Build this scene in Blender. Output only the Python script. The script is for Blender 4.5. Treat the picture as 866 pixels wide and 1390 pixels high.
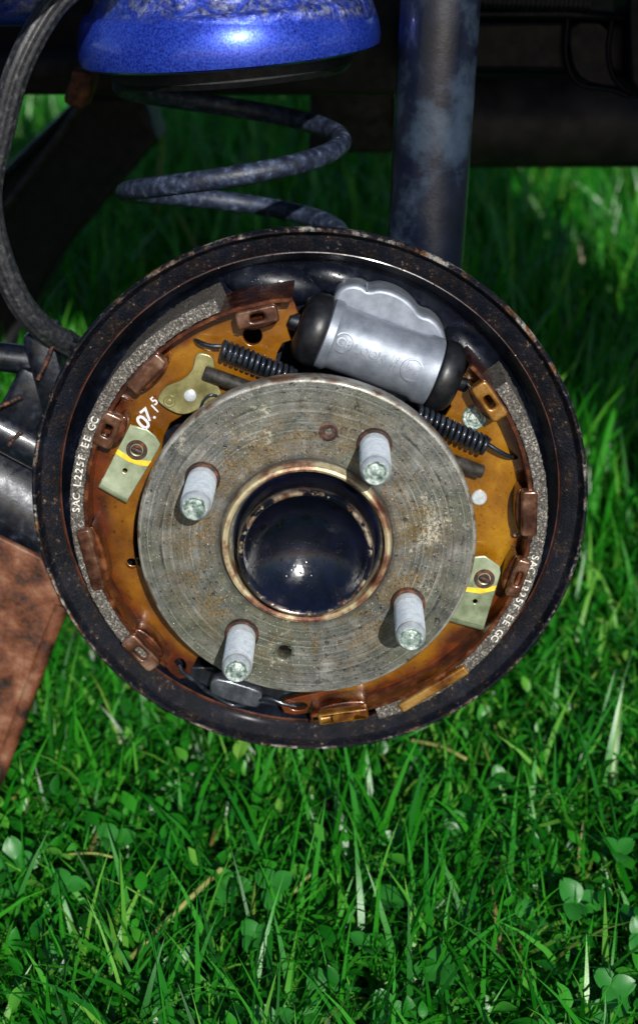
import bpy, bmesh, math, random
import numpy as np
from mathutils import Vector, Matrix
R = math.radians
random.seed(7); rng = np.random.default_rng(7)
for o in list(bpy.data.objects): bpy.data.objects.remove(o)
S = bpy.context.scene
COL = S.collection

# ------------------------------------------------------------------ camera, sky, sun, exposure
CAM = Vector((0.0164, -0.6367, 0.2541)); PITCH = 0.33907; YAW = -0.01711; FPX = 2100.0; PP = (433.0, 650.0)
W0, H0 = 866.0, 1390.0
FW = Vector((math.sin(YAW)*math.cos(PITCH), math.cos(YAW)*math.cos(PITCH), -math.sin(PITCH)))
RT = Vector((math.cos(YAW), -math.sin(YAW), 0)); UP = RT.cross(FW)
cd = bpy.data.cameras.new('camera'); cam = bpy.data.objects.new('camera', cd); COL.objects.link(cam)
cam.location = CAM
cam.rotation_euler = Matrix((RT, UP, -FW)).transposed().to_euler()
cd.sensor_fit = 'VERTICAL'; cd.sensor_height = 36.0; cd.lens = 36.0*FPX/H0
cd.shift_y = -(H0/2-PP[1])/H0; cd.shift_x = 0.0
cd.clip_start = 0.01; cd.clip_end = 200
cd.dof.use_dof = True; cd.dof.focus_distance = 0.70; cd.dof.aperture_fstop = 9.0
S.camera = cam

SUN_EL, SUN_AZ = R(24), R(11)          # azimuth: towards +X from straight in front of the hub (-Y)
sdir = Vector((math.sin(SUN_AZ)*math.cos(SUN_EL), -math.cos(SUN_AZ)*math.cos(SUN_EL), math.sin(SUN_EL)))
wd = bpy.data.worlds.new('World'); S.world = wd; wd.use_nodes = True
nt = wd.node_tree; sky = nt.nodes.new('ShaderNodeTexSky'); sky.sky_type = 'NISHITA'; sky.sun_disc = False
sky.dust_density = .25; sky.ozone_density = 2.5; sky.sun_elevation = SUN_EL; sky.sun_rotation = math.atan2(sdir.x, sdir.y)
bg = nt.nodes['Background']; bg.inputs['Strength'].default_value = 0.075
nt.links.new(sky.outputs[0], bg.inputs['Color'])
sl = bpy.data.lights.new('sun', 'SUN'); sl.energy = 4.4; sl.angle = R(0.5); sl.color = (1.0, 0.97, 0.92)
so = bpy.data.objects.new('sun', sl); COL.objects.link(so)
so.rotation_euler = sdir.to_track_quat('Z', 'Y').to_euler(); so.location = sdir*5
S.view_settings.view_transform = 'Standard'; S.view_settings.look = 'None'
S.view_settings.exposure = 0.2; S.view_settings.gamma = 1.0

# ------------------------------------------------------------------ helpers
def U(px, py, Y):
    """a photo pixel's ray met with the plane y = Y (the depth of the part it shows)"""
    d = FW + RT*((px-PP[0])/FPX) + UP*((PP[1]-py)/FPX)
    return CAM + d*((Y-CAM.y)/d.y)
def lin(r, g, b):
    f = lambda c: (c/255/12.92 if c/255 <= .04045 else ((c/255+.055)/1.055)**2.4)
    return (f(r), f(g), f(b), 1)
ROOT = {}
def thing(name, label, cat, loc=(0, 0, 0), group=None):
    o = bpy.data.objects.new(name, None); COL.objects.link(o); o.location = loc
    o.empty_display_size = .01
    o['label'] = label; o['category'] = cat
    if group: o['group'] = group
    ROOT[o.name] = Vector(loc)
    return o
def wloc(o):
    v = Vector((0, 0, 0))
    while o: v += o.location; o = o.parent
    return v
def link(name, me, m, parent=None, smooth=35, kind=None):
    o = bpy.data.objects.new(name, me); COL.objects.link(o)
    if m:
        me.materials.clear(); me.materials.append(m)
    if smooth:
        me.polygons.foreach_set('use_smooth', [True]*len(me.polygons)); me.set_sharp_from_angle(angle=R(smooth))
    if parent:
        off = wloc(parent); me.transform(Matrix.Translation(-off)); o.parent = parent
    if kind: o['kind'] = kind
    return o
def tag(o, label, cat, group=None):
    o['label'] = label; o['category'] = cat
    if group: o['group'] = group
    return o
def bm_mesh(name, bm):
    bmesh.ops.recalc_face_normals(bm, faces=bm.faces)
    me = bpy.data.meshes.new(name); bm.to_mesh(me); bm.free(); return me
def data_mesh(name, v, f):
    me = bpy.data.meshes.new(name); me.from_pydata([tuple(p) for p in v], [], f); me.update(); return me
TOXZ = Matrix(((1, 0, 0, 0), (0, 0, -1, 0), (0, 1, 0, 0), (0, 0, 0, 1)))
def plate(name, outer, y0, y1, m, parent=None, holes=(), bevel=.0004, res=2, smooth=40):
    """flat plate: outlines in (x, z), from y0 (front) to y1 (back), bevelled edges"""
    cu = bpy.data.curves.new(name, 'CURVE'); cu.dimensions = '2D'; cu.fill_mode = 'BOTH'
    for pts in [outer]+list(holes):
        sp = cu.splines.new('POLY'); sp.points.add(len(pts)-1); sp.use_cyclic_u = True
        for q, p in zip(sp.points, pts): q.co = (p[0], p[1], 0, 1)
    t = (y1-y0)/2; cu.extrude = max(t-bevel, 1e-5); cu.bevel_depth = bevel; cu.bevel_resolution = res; cu.offset = -bevel
    ob = bpy.data.objects.new('tmp', cu); me = bpy.data.meshes.new_from_object(ob)
    bpy.data.objects.remove(ob); bpy.data.curves.remove(cu); me.name = name
    me.transform(Matrix.Translation((0, (y0+y1)/2, 0)) @ TOXZ)
    return link(name, me, m, parent, smooth)
def smoothpoly(pts, it=2):
    for _ in range(it):
        n = []
        for i in range(len(pts)):
            a, b = Vector(pts[i]), Vector(pts[(i+1) % len(pts)])
            n += [a*.75+b*.25, a*.25+b*.75]
        pts = n
    return [tuple(p) for p in pts]
def pxpoly(pts, Y, sm=0):
    q = [U(x, y, Y) for x, y in pts]; q = [(p.x, p.z) for p in q]
    return smoothpoly(q, sm) if sm else q
def circ(c, r, n=32): return [(c[0]+r*math.cos(2*math.pi*i/n), c[1]+r*math.sin(2*math.pi*i/n)) for i in range(n)]
def lathe(name, prof, m, parent=None, seg=96, a0=0, a1=360, cx=0, cz=0, closed=False, axis=None, origin=None, smooth=35, jit=0):
    """profile of (r, y) turned about the Y axis, or about another axis through origin; closed = ring section"""
    full = abs(a1-a0) >= 359.9; na = seg if full else seg+1; n = len(prof); v = []; f = []
    for i in range(na):
        a = R(a0+(a1-a0)*i/seg)
        for k, (r, y) in enumerate(prof):
            v.append((r*math.cos(a), y, r*math.sin(a)))
    for i in range(seg):
        j = (i+1) % na
        for k in range(n if closed else n-1):
            l = (k+1) % n
            f.append((i*n+k, i*n+l, j*n+l, j*n+k))
    if closed and not full: f += [tuple(range(n)), tuple(reversed(range((na-1)*n, na*n)))]
    me = data_mesh(name, v, f)
    bm = bmesh.new(); bm.from_mesh(me); bmesh.ops.remove_doubles(bm, verts=bm.verts, dist=1e-6)
    bmesh.ops.recalc_face_normals(bm, faces=bm.faces); bm.to_mesh(me); bm.free()
    if axis is not None:
        q = Vector((0, 1, 0)).rotation_difference(Vector(axis).normalized())
        me.transform(Matrix.Translation(origin) @ q.to_matrix().to_4x4())
    else: me.transform(Matrix.Translation((cx, 0, cz)))
    return link(name, me, m, parent, smooth)
def tubemesh(pts, rad, n=12, cap=True):
    pts = [Vector(p) for p in pts]; k = len(pts)
    rad = rad if hasattr(rad, '__len__') else [rad]*k
    v = []; f = []; T = (pts[1]-pts[0]).normalized()
    N = T.orthogonal().normalized()
    for i, p in enumerate(pts):
        t = (pts[min(i+1, k-1)]-pts[max(i-1, 0)]).normalized()
        N = (N - t*N.dot(t)).normalized(); B = t.cross(N)
        for j in range(n):
            a = 2*math.pi*j/n; v.append(p + (N*math.cos(a)+B*math.sin(a))*rad[i])
    for i in range(k-1):
        for j in range(n):
            l = (j+1) % n; f.append((i*n+j, i*n+l, (i+1)*n+l, (i+1)*n+j))
    if cap: f += [tuple(reversed(range(n))), tuple(range((k-1)*n, k*n))]
    return v, f
def tube(name, pts, rad, m, parent=None, n=12, smooth=50):
    return link(name, data_mesh(name, *tubemesh(pts, rad, n)), m, parent, smooth)
def spline(pts, n=12):
    pts = [Vector(p) for p in pts]; P = [pts[0]*2-pts[1]]+pts+[pts[-1]*2-pts[-2]]; out = []
    for i in range(1, len(P)-2):
        for k in range(n):
            t = k/n; a, b, c, d = P[i-1:i+3]
            out.append(.5*((2*b)+(c-a)*t+(2*a-5*b+4*c-d)*t*t+(3*b-a-3*c+d)*t**3))
    return out+[pts[-1]]
def box(name, c, size, m, parent=None, bev=.001, rot=None, seg=2, smooth=35):
    bm = bmesh.new(); bmesh.ops.create_cube(bm, size=1); bmesh.ops.scale(bm, vec=size, verts=bm.verts)
    if bev: bmesh.ops.bevel(bm, geom=bm.edges[:], offset=bev, segments=seg, affect='EDGES', profile=.5)
    me = bm_mesh(name, bm); M = Matrix.Translation(c)
    if rot is not None: M = M @ rot
    me.transform(M); return link(name, me, m, parent, smooth)
def textmesh(s, size):
    cu = bpy.data.curves.new('t', 'FONT'); cu.body = s; cu.size = size; cu.align_x = 'CENTER'; cu.align_y = 'CENTER'; cu.resolution_u = 3
    cu.extrude = .00012; cu.offset = size*.018
    ob = bpy.data.objects.new('tmp', cu); me = bpy.data.meshes.new_from_object(ob)
    bpy.data.objects.remove(ob); bpy.data.curves.remove(cu)
    return me
def warp(me, fn):
    for v in me.vertices: v.co = fn(v.co)
    return me
def joinmeshes(name, ms):
    bm = bmesh.new()
    for m in ms: bm.from_mesh(m); bpy.data.meshes.remove(m)
    me = bpy.data.meshes.new(name); bm.to_mesh(me); bm.free(); return me

# ------------------------------------------------------------------ materials
class NT:
    def __init__(s, name):
        s.m = bpy.data.materials.new(name); s.m.use_nodes = True; s.t = s.m.node_tree; s.b = s.t.nodes['Principled BSDF']
        s.pos = s.n('ShaderNodeNewGeometry').outputs['Position']
    def n(s, t, **k):
        x = s.t.nodes.new(t)
        for a, b in k.items(): setattr(x, a, b)
        return x
    def put(s, inp, v):
        if hasattr(v, 'is_output'): s.t.links.new(v, inp)
        else: inp.default_value = v
    def noise(s, scale, detail=4, rough=.6, vec=None, dist=0):
        x = s.n('ShaderNodeTexNoise'); x.inputs['Scale'].default_value = scale; x.inputs['Detail'].default_value = detail
        x.inputs['Roughness'].default_value = rough; x.inputs['Distortion'].default_value = dist
        s.put(x.inputs['Vector'], s.pos if vec is None else vec); return x.outputs['Fac']
    def voro(s, scale, feat='F1', vec=None):
        x = s.n('ShaderNodeTexVoronoi', feature=feat); x.inputs['Scale'].default_value = scale
        s.put(x.inputs['Vector'], s.pos if vec is None else vec); return x.outputs['Distance']
    def ramp(s, fac, stops, interp='LINEAR'):
        x = s.n('ShaderNodeValToRGB'); e = x.color_ramp.elements; x.color_ramp.interpolation = interp
        while len(e) < len(stops): e.new(.5)
        for q, (p, c) in zip(e, stops):
            q.position = p; q.color = c if hasattr(c, '__len__') else (c, c, c, 1)
        s.put(x.inputs[0], fac); return x.outputs[0]
    def math(s, op, a, b=0., c=None, clamp=False):
        x = s.n('ShaderNodeMath', operation=op, use_clamp=clamp); s.put(x.inputs[0], a); s.put(x.inputs[1], b)
        if c is not None: s.put(x.inputs[2], c)
        return x.outputs[0]
    def mix(s, fac, a, b, mode='MIX'):
        x = s.n('ShaderNodeMix', data_type='RGBA', blend_type=mode); s.put(x.inputs[0], fac); s.put(x.inputs[6], a); s.put(x.inputs[7], b)
        return x.outputs[2]
    def radius(s, cx=0, cz=0):
        x = s.n('ShaderNodeSeparateXYZ'); s.put(x.inputs[0], s.pos)
        a = s.math('SUBTRACT', x.outputs[0], cx); b = s.math('SUBTRACT', x.outputs[2], cz)
        return s.math('SQRT', s.math('ADD', s.math('MULTIPLY', a, a), s.math('MULTIPLY', b, b)))
    def bump(s, h, strength=.3, dist=.0005, prev=None):
        x = s.n('ShaderNodeBump'); x.inputs['Strength'].default_value = strength; x.inputs['Distance'].default_value = dist
        s.put(x.inputs['Height'], h)
        if prev is not None: s.put(x.inputs['Normal'], prev)
        return x.outputs[0]
    def done(s, col, rough=.5, metal=0., normal=None, coat=0., coatr=.08, spec=.5, **k):
        b = s.b.inputs; s.put(b['Base Color'], col); s.put(b['Roughness'], rough); s.put(b['Metallic'], metal)
        s.put(b['Coat Weight'], coat); s.put(b['Coat Roughness'], coatr); s.put(b['Specular IOR Level'], spec)
        if normal is not None: s.put(b['Normal'], normal)
        for a, v in k.items(): s.put(b[a], v)
        return s.m
def simple(name, stops, scale=120, rough=(.35, .6), metal=0., bs=.2, bd=.0004, bscale=900, coat=0., spec=.5, detail=5):
    t = NT(name); f = t.noise(scale, detail, .62); c = t.ramp(f, stops)
    r = t.ramp(t.noise(scale*2.3, 4), [(.35, rough[0]), (.7, rough[1])])
    n = t.bump(t.noise(bscale, 4, .7), bs, bd)
    return t.done(c, r, metal, n, coat, spec=spec)

def M_flange():
    t = NT('hub_flange_steel'); r = t.radius()
    rn = t.math('ADD', r, t.math('MULTIPLY', t.math('SUBTRACT', t.noise(40, 4), .5), .0022))
    rings = t.n('ShaderNodeTexNoise', noise_dimensions='1D'); rings.inputs['Scale'].default_value = 1; rings.inputs['Detail'].default_value = 5
    rings.inputs['Roughness'].default_value = .7; t.put(rings.inputs['W'], t.math('MULTIPLY', rn, 700.0))
    rg = rings.outputs['Fac']
    base = t.ramp(t.math('ADD', t.math('MULTIPLY', rg, .30), t.math('MULTIPLY', t.noise(75, 8, .74), .72)),
                  [(.36, lin(50, 53, 53)), (.46, lin(86, 87, 84)), (.55, lin(112, 112, 107)), (.68, lin(158, 156, 150))])
    film = t.ramp(t.noise(17, 4, .6), [(.46, 0), (.62, .6)])
    c = t.mix(film, base, t.ramp(t.noise(200, 5), [(.4, lin(62, 68, 50)), (.65, lin(100, 103, 78))]))
    band = t.math('SUBTRACT', 1.0, t.math('MULTIPLY', t.math('ABSOLUTE', t.math('SUBTRACT', rn, .0650)), 1100.0), clamp=True)
    band = t.math('MULTIPLY', band, t.ramp(t.noise(60, 6, .75), [(.47, 0), (.58, 1)]))
    c = t.mix(band, c, lin(34, 38, 42))
    arcs = t.math('MULTIPLY', t.ramp(rg, [(.60, 0), (.68, .8)]), t.ramp(t.noise(35, 4), [(.45, 0), (.6, 1)]))
    c = t.mix(arcs, c, lin(178, 176, 166))
    zone = t.math('SUBTRACT', 1.0, t.math('MULTIPLY', t.math('ABSOLUTE', t.math('SUBTRACT', r, .048)), 42.0), clamp=True)
    och = t.math('MULTIPLY', t.ramp(t.noise(46, 7, .78, dist=.8), [(.45, 0), (.55, 1)]), zone)
    och = t.math('MULTIPLY', och, t.ramp(t.noise(720, 3, .8), [(.44, .1), (.56, 1)]))
    c = t.mix(och, c, t.ramp(t.noise(900, 3), [(.35, lin(60, 40, 8)), (.62, lin(136, 104, 34))]))
    spots = t.math('MULTIPLY', t.ramp(t.noise(480, 3, .6), [(.62, 0), (.68, 1)]), .75)
    c = t.mix(spots, c, lin(46, 42, 34))
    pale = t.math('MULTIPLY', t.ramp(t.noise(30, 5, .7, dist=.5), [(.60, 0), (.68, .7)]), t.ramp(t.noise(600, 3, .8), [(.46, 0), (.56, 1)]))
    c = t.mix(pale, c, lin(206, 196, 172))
    glint_fleck = t.math('MULTIPLY', t.ramp(t.noise(1000, 2, .6), [(.63, 0), (.69, .75)]), t.ramp(t.noise(28, 3), [(.4, .2), (.6, 1)]))  # pale flecks painted in for the glints on the water beads
    c = t.mix(glint_fleck, c, lin(214, 212, 204))
    inner = t.math('SUBTRACT', 1.0, t.math('MULTIPLY', t.math('ABSOLUTE', t.math('SUBTRACT', rn, .0385)), 420.0), clamp=True)
    c = t.mix(t.math('MULTIPLY', inner, .9), c, lin(34, 34, 34))
    edge = t.ramp(t.math('MULTIPLY', t.math('SUBTRACT', r, .0732), 1000.0), [(.1, 0), (.8, 1)])
    c = t.mix(t.math('MULTIPLY', edge, .8), c, t.ramp(t.noise(55, 5, .7), [(.42, lin(96, 70, 50)), (.5, lin(150, 144, 132)), (.65, lin(188, 186, 180))]))
    rough = t.ramp(t.noise(160, 5), [(.35, .30), (.65, .58)])
    nrm = t.bump(rg, .18, .0003); nrm = t.bump(t.noise(1700, 3, .75), .45, .0003, nrm)
    wet = t.ramp(t.voro(700), [(.05, 1), (.30, 0)]); nrm = t.bump(wet, .25, .0004, nrm)
    return t.done(c, rough, .35, nrm, .3, .12)
def M_web(name, c0, c1, c2):
    t = NT(name); r = t.radius()
    c = t.ramp(t.noise(38, 6, .65), [(.33, c0), (.52, c1), (.68, c2)])
    c = t.mix(t.ramp(t.noise(300, 4, .7), [(.55, 0), (.75, .35)]), c, lin(80, 40, 4))
    # dark red-brown oil that has run along the outer edge of the web
    e = t.math('ADD', t.math('MULTIPLY', r, 60.0), t.math('MULTIPLY', t.noise(32, 4, .6), 1.1))
    st = t.ramp(t.math('SUBTRACT', e, 5.85), [(.38, 0), (.66, 1)])
    c = t.mix(t.math('MULTIPLY', st, .9), c, t.ramp(t.noise(80, 3), [(.4, lin(52, 12, 4)), (.65, lin(104, 40, 8))]))
    drops = t.ramp(t.voro(260), [(.03, 1), (.15, 0)])
    nrm = t.bump(drops, .25, .0004); nrm = t.bump(t.noise(700, 3), .08, .0003, nrm)
    return t.done(c, t.ramp(t.noise(110, 4), [(.4, .22), (.7, .42)]), .25, nrm, .7, .06)
def M_lining():
    t = NT('friction_lining')
    c = t.ramp(t.noise(1100, 4, .75), [(.36, lin(34, 31, 29)), (.49, lin(78, 74, 68)), (.58, lin(116, 110, 102)), (.66, lin(208, 204, 194))])
    c = t.mix(t.ramp(t.noise(60, 4), [(.5, 0), (.72, .5)]), c, lin(52, 40, 28))
    return t.done(c, .55, .0, t.bump(t.noise(1300, 4, .8), .9, .0006))
def M_plate():
    t = NT('backing_plate_paint'); r = t.radius()
    c = t.ramp(t.noise(60, 6, .7), [(.40, lin(6, 9, 17)), (.55, lin(14, 18, 30)), (.72, lin(40, 46, 58))])
    outer = t.ramp(t.math('MULTIPLY', t.math('SUBTRACT', r, .1185), 1000.0), [(0, 0), (.6, 1)])
    rust = t.ramp(t.noise(120, 8, .78), [(.47, 0), (.61, 1)])
    rc = t.ramp(t.noise(420, 6, .75), [(.36, lin(9, 8, 9)), (.5, lin(28, 20, 15)), (.60, lin(56, 42, 31)), (.68, lin(168, 156, 142))])
    c = t.mix(t.math('MULTIPLY', t.math('MULTIPLY', rust, outer), .9), c, rc)
    line = t.math('SUBTRACT', 1.0, t.math('MULTIPLY', t.math('ABSOLUTE', t.math('SUBTRACT', r, .1187)), 1600.0), clamp=True)
    c = t.mix(t.math('MULTIPLY', line, t.ramp(t.noise(90, 4), [(.38, .2), (.6, 1)])), c, lin(112, 66, 44))
    edge = t.math('MULTIPLY', t.ramp(t.math('MULTIPLY', t.math('SUBTRACT', r, .1287), 1000.0), [(0, 0), (.7, 1)]), t.ramp(t.noise(75, 7, .75), [(.52, 0), (.62, 1)]))
    c = t.mix(edge, c, t.ramp(t.noise(200, 4), [(.4, lin(104, 66, 32)), (.6, lin(160, 158, 152))]))
    rough = t.ramp(t.noise(150, 5), [(.35, .2), (.68, .5)])
    n = t.bump(t.math('MULTIPLY', t.noise(900, 4, .75), t.math('ADD', t.math('MULTIPLY', outer, .9), .1)), .7, .0009)
    wet = t.ramp(t.voro(330), [(.04, 1), (.20, 0)]); n = t.bump(wet, .3, .0006, n)
    rough = t.math('ADD', rough, t.math('MULTIPLY', outer, .18)); sp_ = t.math('SUBTRACT', .4, t.math('MULTIPLY', outer, .24))
    return t.done(c, rough, 0, n, t.math('SUBTRACT', .15, t.math('MULTIPLY', outer, .14)), .12, sp_)
def M_cap():
    t = NT('black_gloss_paint'); r = t.radius()
    c = t.ramp(t.noise(60, 5), [(.4, lin(5, 7, 17)), (.7, lin(14, 18, 38))])
    rim = t.math('SUBTRACT', 1.0, t.math('MULTIPLY', t.math('ABSOLUTE', t.math('SUBTRACT', r, .0283)), 620.0), clamp=True)
    chip = t.math('MULTIPLY', rim, t.ramp(t.noise(70, 6, .7), [(.50, 0), (.54, 1)]))
    c = t.mix(chip, c, t.ramp(t.noise(180, 4), [(.38, lin(96, 58, 36)), (.55, lin(166, 150, 124)), (.7, lin(190, 186, 172))]))
    n = t.bump(t.noise(380, 4, .6), .16, .0005); n = t.bump(t.ramp(t.voro(420), [(.05, 1), (.25, 0)]), .2, .0005, n)
    return t.done(c, t.ramp(t.noise(200, 4), [(.4, .13), (.7, .28)]), 0, n, .0, spec=.6)
def M_cast():
    t = NT('cast_aluminium'); c = t.ramp(t.noise(140, 5), [(.35, lin(116, 123, 134)), (.65, lin(146, 152, 163))])
    return t.done(c, .45, .45, t.bump(t.noise(2600, 3, .7), .3, .0003))
def M_grass(name, cols, rough=.32):
    t = NT(name)
    at = t.n('ShaderNodeAttribute', attribute_name='tint'); f = at.outputs['Fac']
    c = t.ramp(f, cols)
    b = t.b; t.done(c, rough, 0, t.bump(t.noise(900, 2), .15, .0004), spec=.5)
    tr = t.n('ShaderNodeBsdfTranslucent'); t.put(tr.inputs['Color'], t.mix(1.0, c, (1.3, 1.5, .5, 1), 'MULTIPLY'))
    mx = t.n('ShaderNodeMixShader'); mx.inputs[0].default_value = .28
    out = t.t.nodes['Material Output']; t.put(mx.inputs[1], b.outputs[0]); t.put(mx.inputs[2], tr.outputs[0]); t.t.links.new(mx.outputs[0], out.inputs[0])
    return t.m
def M_water():
    t = NT('water'); return t.done((1, 1, 1, 1), .02, 0, None, **{'Transmission Weight': 1.0, 'IOR': 1.33})
def M_bluepaint():
    t = NT('blue_metallic_paint')
    c = t.ramp(t.noise(900, 2), [(.35, lin(22, 40, 150)), (.65, lin(52, 84, 205))])
    grit = t.ramp(t.noise(330, 5, .75), [(.60, 0), (.68, 1)])
    c = t.mix(grit, c, lin(10, 10, 24))
    x = t.n('ShaderNodeSeparateXYZ'); t.put(x.inputs[0], t.pos)
    up = t.ramp(t.math('MULTIPLY', t.math('SUBTRACT', x.outputs[2], ZS), 60.0), [(.0, 0), (.3, 1)])
    wr = t.noise(70, 6, .7, dist=1.5)
    sealant_sheen = t.math('MULTIPLY', t.ramp(wr, [(.42, 0), (.58, 1)]), up)  # wrinkled sealant, its silvery highlight painted into the colour
    c = t.mix(t.math('MULTIPLY', sealant_sheen, .75), c, t.ramp(t.noise(300, 4), [(.4, lin(20, 20, 30)), (.65, lin(165, 172, 190))]))
    n = t.bump(t.math('MULTIPLY', wr, up), .8, .004); n = t.bump(t.noise(1200, 3), .15, .0003, n)
    return t.done(c, .34, .55, n, .7, .1)

ZS = U(300, 33, .10).z
mt = {}
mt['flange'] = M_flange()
mt['web'] = M_web('oiled_shoe_web', lin(112, 68, 5), lin(148, 98, 7), lin(170, 122, 14))
mt['web2'] = M_web('oiled_shoe_web_brown', lin(98, 54, 4), lin(130, 80, 5), lin(154, 104, 8))
mt['lining'] = M_lining(); mt['plate'] = M_plate(); mt['cast'] = M_cast(); mt['water'] = M_water(); mt['blue'] = M_bluepaint()
mt['table'] = simple('oily_rust_steel', [(.35, lin(36, 12, 5)), (.52, lin(78, 34, 10)), (.68, lin(128, 78, 46))], 130, (.2, .4), .3, .3, .0004, 700, .6)
mt['tab'] = simple('plated_tab', [(.34, lin(52, 24, 12)), (.5, lin(96, 62, 44)), (.68, lin(150, 122, 104))], 95, (.2, .42), .4, .3, .0003, 800, .6)
mt['tabgold'] = simple('plated_tab_gold', [(.34, lin(88, 46, 10)), (.5, lin(136, 92, 28)), (.68, lin(176, 138, 78))], 95, (.2, .42), .4, .3, .0003, 800, .6)
mt['zinc'] = simple('zinc_plate', [(.34, lin(116, 128, 100)), (.5, lin(156, 168, 136)), (.68, lin(190, 200, 172))], 70, (.25, .45), .45, .15, .0003, 900)
mt['gold'] = simple('yellow_zinc_plate', [(.34, lin(118, 112, 70)), (.5, lin(150, 144, 98)), (.68, lin(186, 180, 130))], 80, (.25, .45), .5, .15, .0003, 900)
mt['stud'] = simple('bright_zinc', [(.25, lin(168, 178, 184)), (.5, lin(196, 203, 207)), (.75, lin(222, 226, 228))], 420, (.25, .38), .35, .15, .0002, 1500)
mt['tip'] = simple('stud_end', [(.36, lin(70, 84, 80)), (.5, lin(140, 158, 150)), (.66, lin(212, 216, 210))], 420, (.25, .5), .35, .8, .0006, 800)
mt['rust'] = simple('dark_rust', [(.36, lin(34, 22, 18)), (.52, lin(66, 44, 38)), (.66, lin(122, 70, 46))], 260, (.4, .7), .1, .6, .0005, 1200)
mt['ringm'] = simple('rusty_bright_ring', [(.36, lin(84, 44, 30)), (.47, lin(140, 104, 80)), (.56, lin(186, 172, 136)), (.7, lin(206, 196, 160))], 75, (.3, .55), .3, .5, .0004, 900)
mt['cap'] = M_cap()
mt['rubber'] = simple('black_rubber', [(.4, lin(13, 14, 17)), (.7, lin(28, 29, 33))], 160, (.32, .5), 0, .15, .0003, 900)
mt['dark'] = simple('black_steel', [(.38, lin(9, 12, 20)), (.56, lin(20, 25, 36)), (.72, lin(58, 63, 72))], 130, (.25, .5), .2, .25, .0004, 900, .3)
mt['spring'] = simple('spring_steel', [(.36, lin(26, 30, 38)), (.56, lin(48, 54, 64)), (.72, lin(84, 90, 98))], 180, (.2, .38), .4, .1, .0002, 900, .3)
mt['rod'] = simple('grey_rod', [(.36, lin(36, 34, 32)), (.56, lin(66, 62, 58)), (.72, lin(104, 96, 86))], 170, (.35, .55), .3, .35, .0004, 900)
mt['coil'] = simple('powder_coated_coil', [(.36, lin(20, 25, 38)), (.5, lin(36, 44, 62)), (.6, lin(56, 66, 88)), (.76, lin(112, 122, 138))], 210, (.35, .6), .1, .5, .0006, 700)
mt['damper'] = simple('damper_paint', [(.40, lin(6, 10, 22)), (.54, lin(13, 19, 36)), (.60, lin(40, 52, 68)), (.75, lin(64, 78, 94))], 16, (.25, .5), .1, .25, .0005, 500, .3, detail=8)
mt['black'] = simple('black_underseal', [(.4, lin(4, 5, 8)), (.65, lin(10, 11, 15)), (.8, lin(22, 23, 27))], 60, (.5, .75), 0, .3, .001, 300)
mt['gloss'] = simple('black_plastic', [(.4, lin(5, 7, 16)), (.7, lin(12, 15, 30))], 60, (.3, .45), 0, .15, .001, 120, 0, .12)
mt['anchor'] = simple('worn_black_steel', [(.38, lin(30, 33, 40)), (.55, lin(66, 70, 78)), (.7, lin(110, 116, 122))], 60, (.22, .36), .4, .2, .0004, 900, .4)
mt['exhaust'] = simple('sooty_tube', [(.4, lin(34, 31, 33)), (.7, lin(62, 56, 56))], 40, (.45, .6), 0, .15, .0004, 500, 0, .3)
mt['hose'] = simple('ribbed_hose', [(.40, lin(24, 25, 29)), (.58, lin(44, 45, 48)), (.74, lin(88, 87, 86))], 330, (.4, .6), 0, .3, .0003, 900)
mt['stand'] = simple('rusty_red_paint', [(.36, lin(32, 20, 15)), (.46, lin(84, 46, 28)), (.55, lin(108, 64, 42)), (.68, lin(138, 102, 80))], 55, (.4, .7), .05, .5, .0008, 420, detail=8)
mt['bracketrust'] = simple('flaking_rust', [(.36, lin(50, 26, 14)), (.55, lin(104, 60, 34)), (.7, lin(150, 96, 60))], 150, (.5, .8), 0, .7, .001, 500)
mt['white'] = simple('white_paint', [(.35, lin(196, 196, 200)), (.6, lin(232, 232, 236))], 400, (.4, .6), 0, .3, .0003, 900)
mt['print'] = simple('pale_print', [(.40, lin(150, 146, 136)), (.55, lin(226, 222, 212))], 900, (.5, .7), 0, .2, .0002, 900)
mt['yellow'] = simple('yellow_paint', [(.35, lin(214, 170, 20)), (.6, lin(244, 206, 60))], 200, (.4, .6), 0, .2, .0003, 700)
mt['soil'] = simple('soil', [(.35, lin(14, 22, 8)), (.6, lin(30, 44, 14)), (.75, lin(52, 48, 24))], 30, (.7, .9), 0, .8, .01, 60)

# ------------------------------------------------------------------ ground
G0, GS = -.272, .14
def gz(y): return G0+GS*y
def make_ground():
    n = 60; v = []; f = []
    xs = np.concatenate([np.linspace(-40, -1.5, 14), np.linspace(-1.4, 1.4, 30), np.linspace(1.5, 40, 14)])
    ys = np.concatenate([np.linspace(-40, -1, 14), np.linspace(-.9, 3.5, 40), np.linspace(4, 60, 14)])
    for y in ys:
        for x in xs: v.append((x, y, gz(y) + (.006*math.sin(x*9+y*5)+.005*math.sin(y*13-x*4) if abs(x) < 2 and -1 < y < 4 else 0)))
    for j in range(len(ys)-1):
        for i in range(len(xs)-1): a = j*len(xs)+i; f.append((a, a+1, a+1+len(xs), a+len(xs)))
    o = link('ground', data_mesh('ground', v, f), mt['soil'], None, 180, 'structure'); return o
make_ground()

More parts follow.
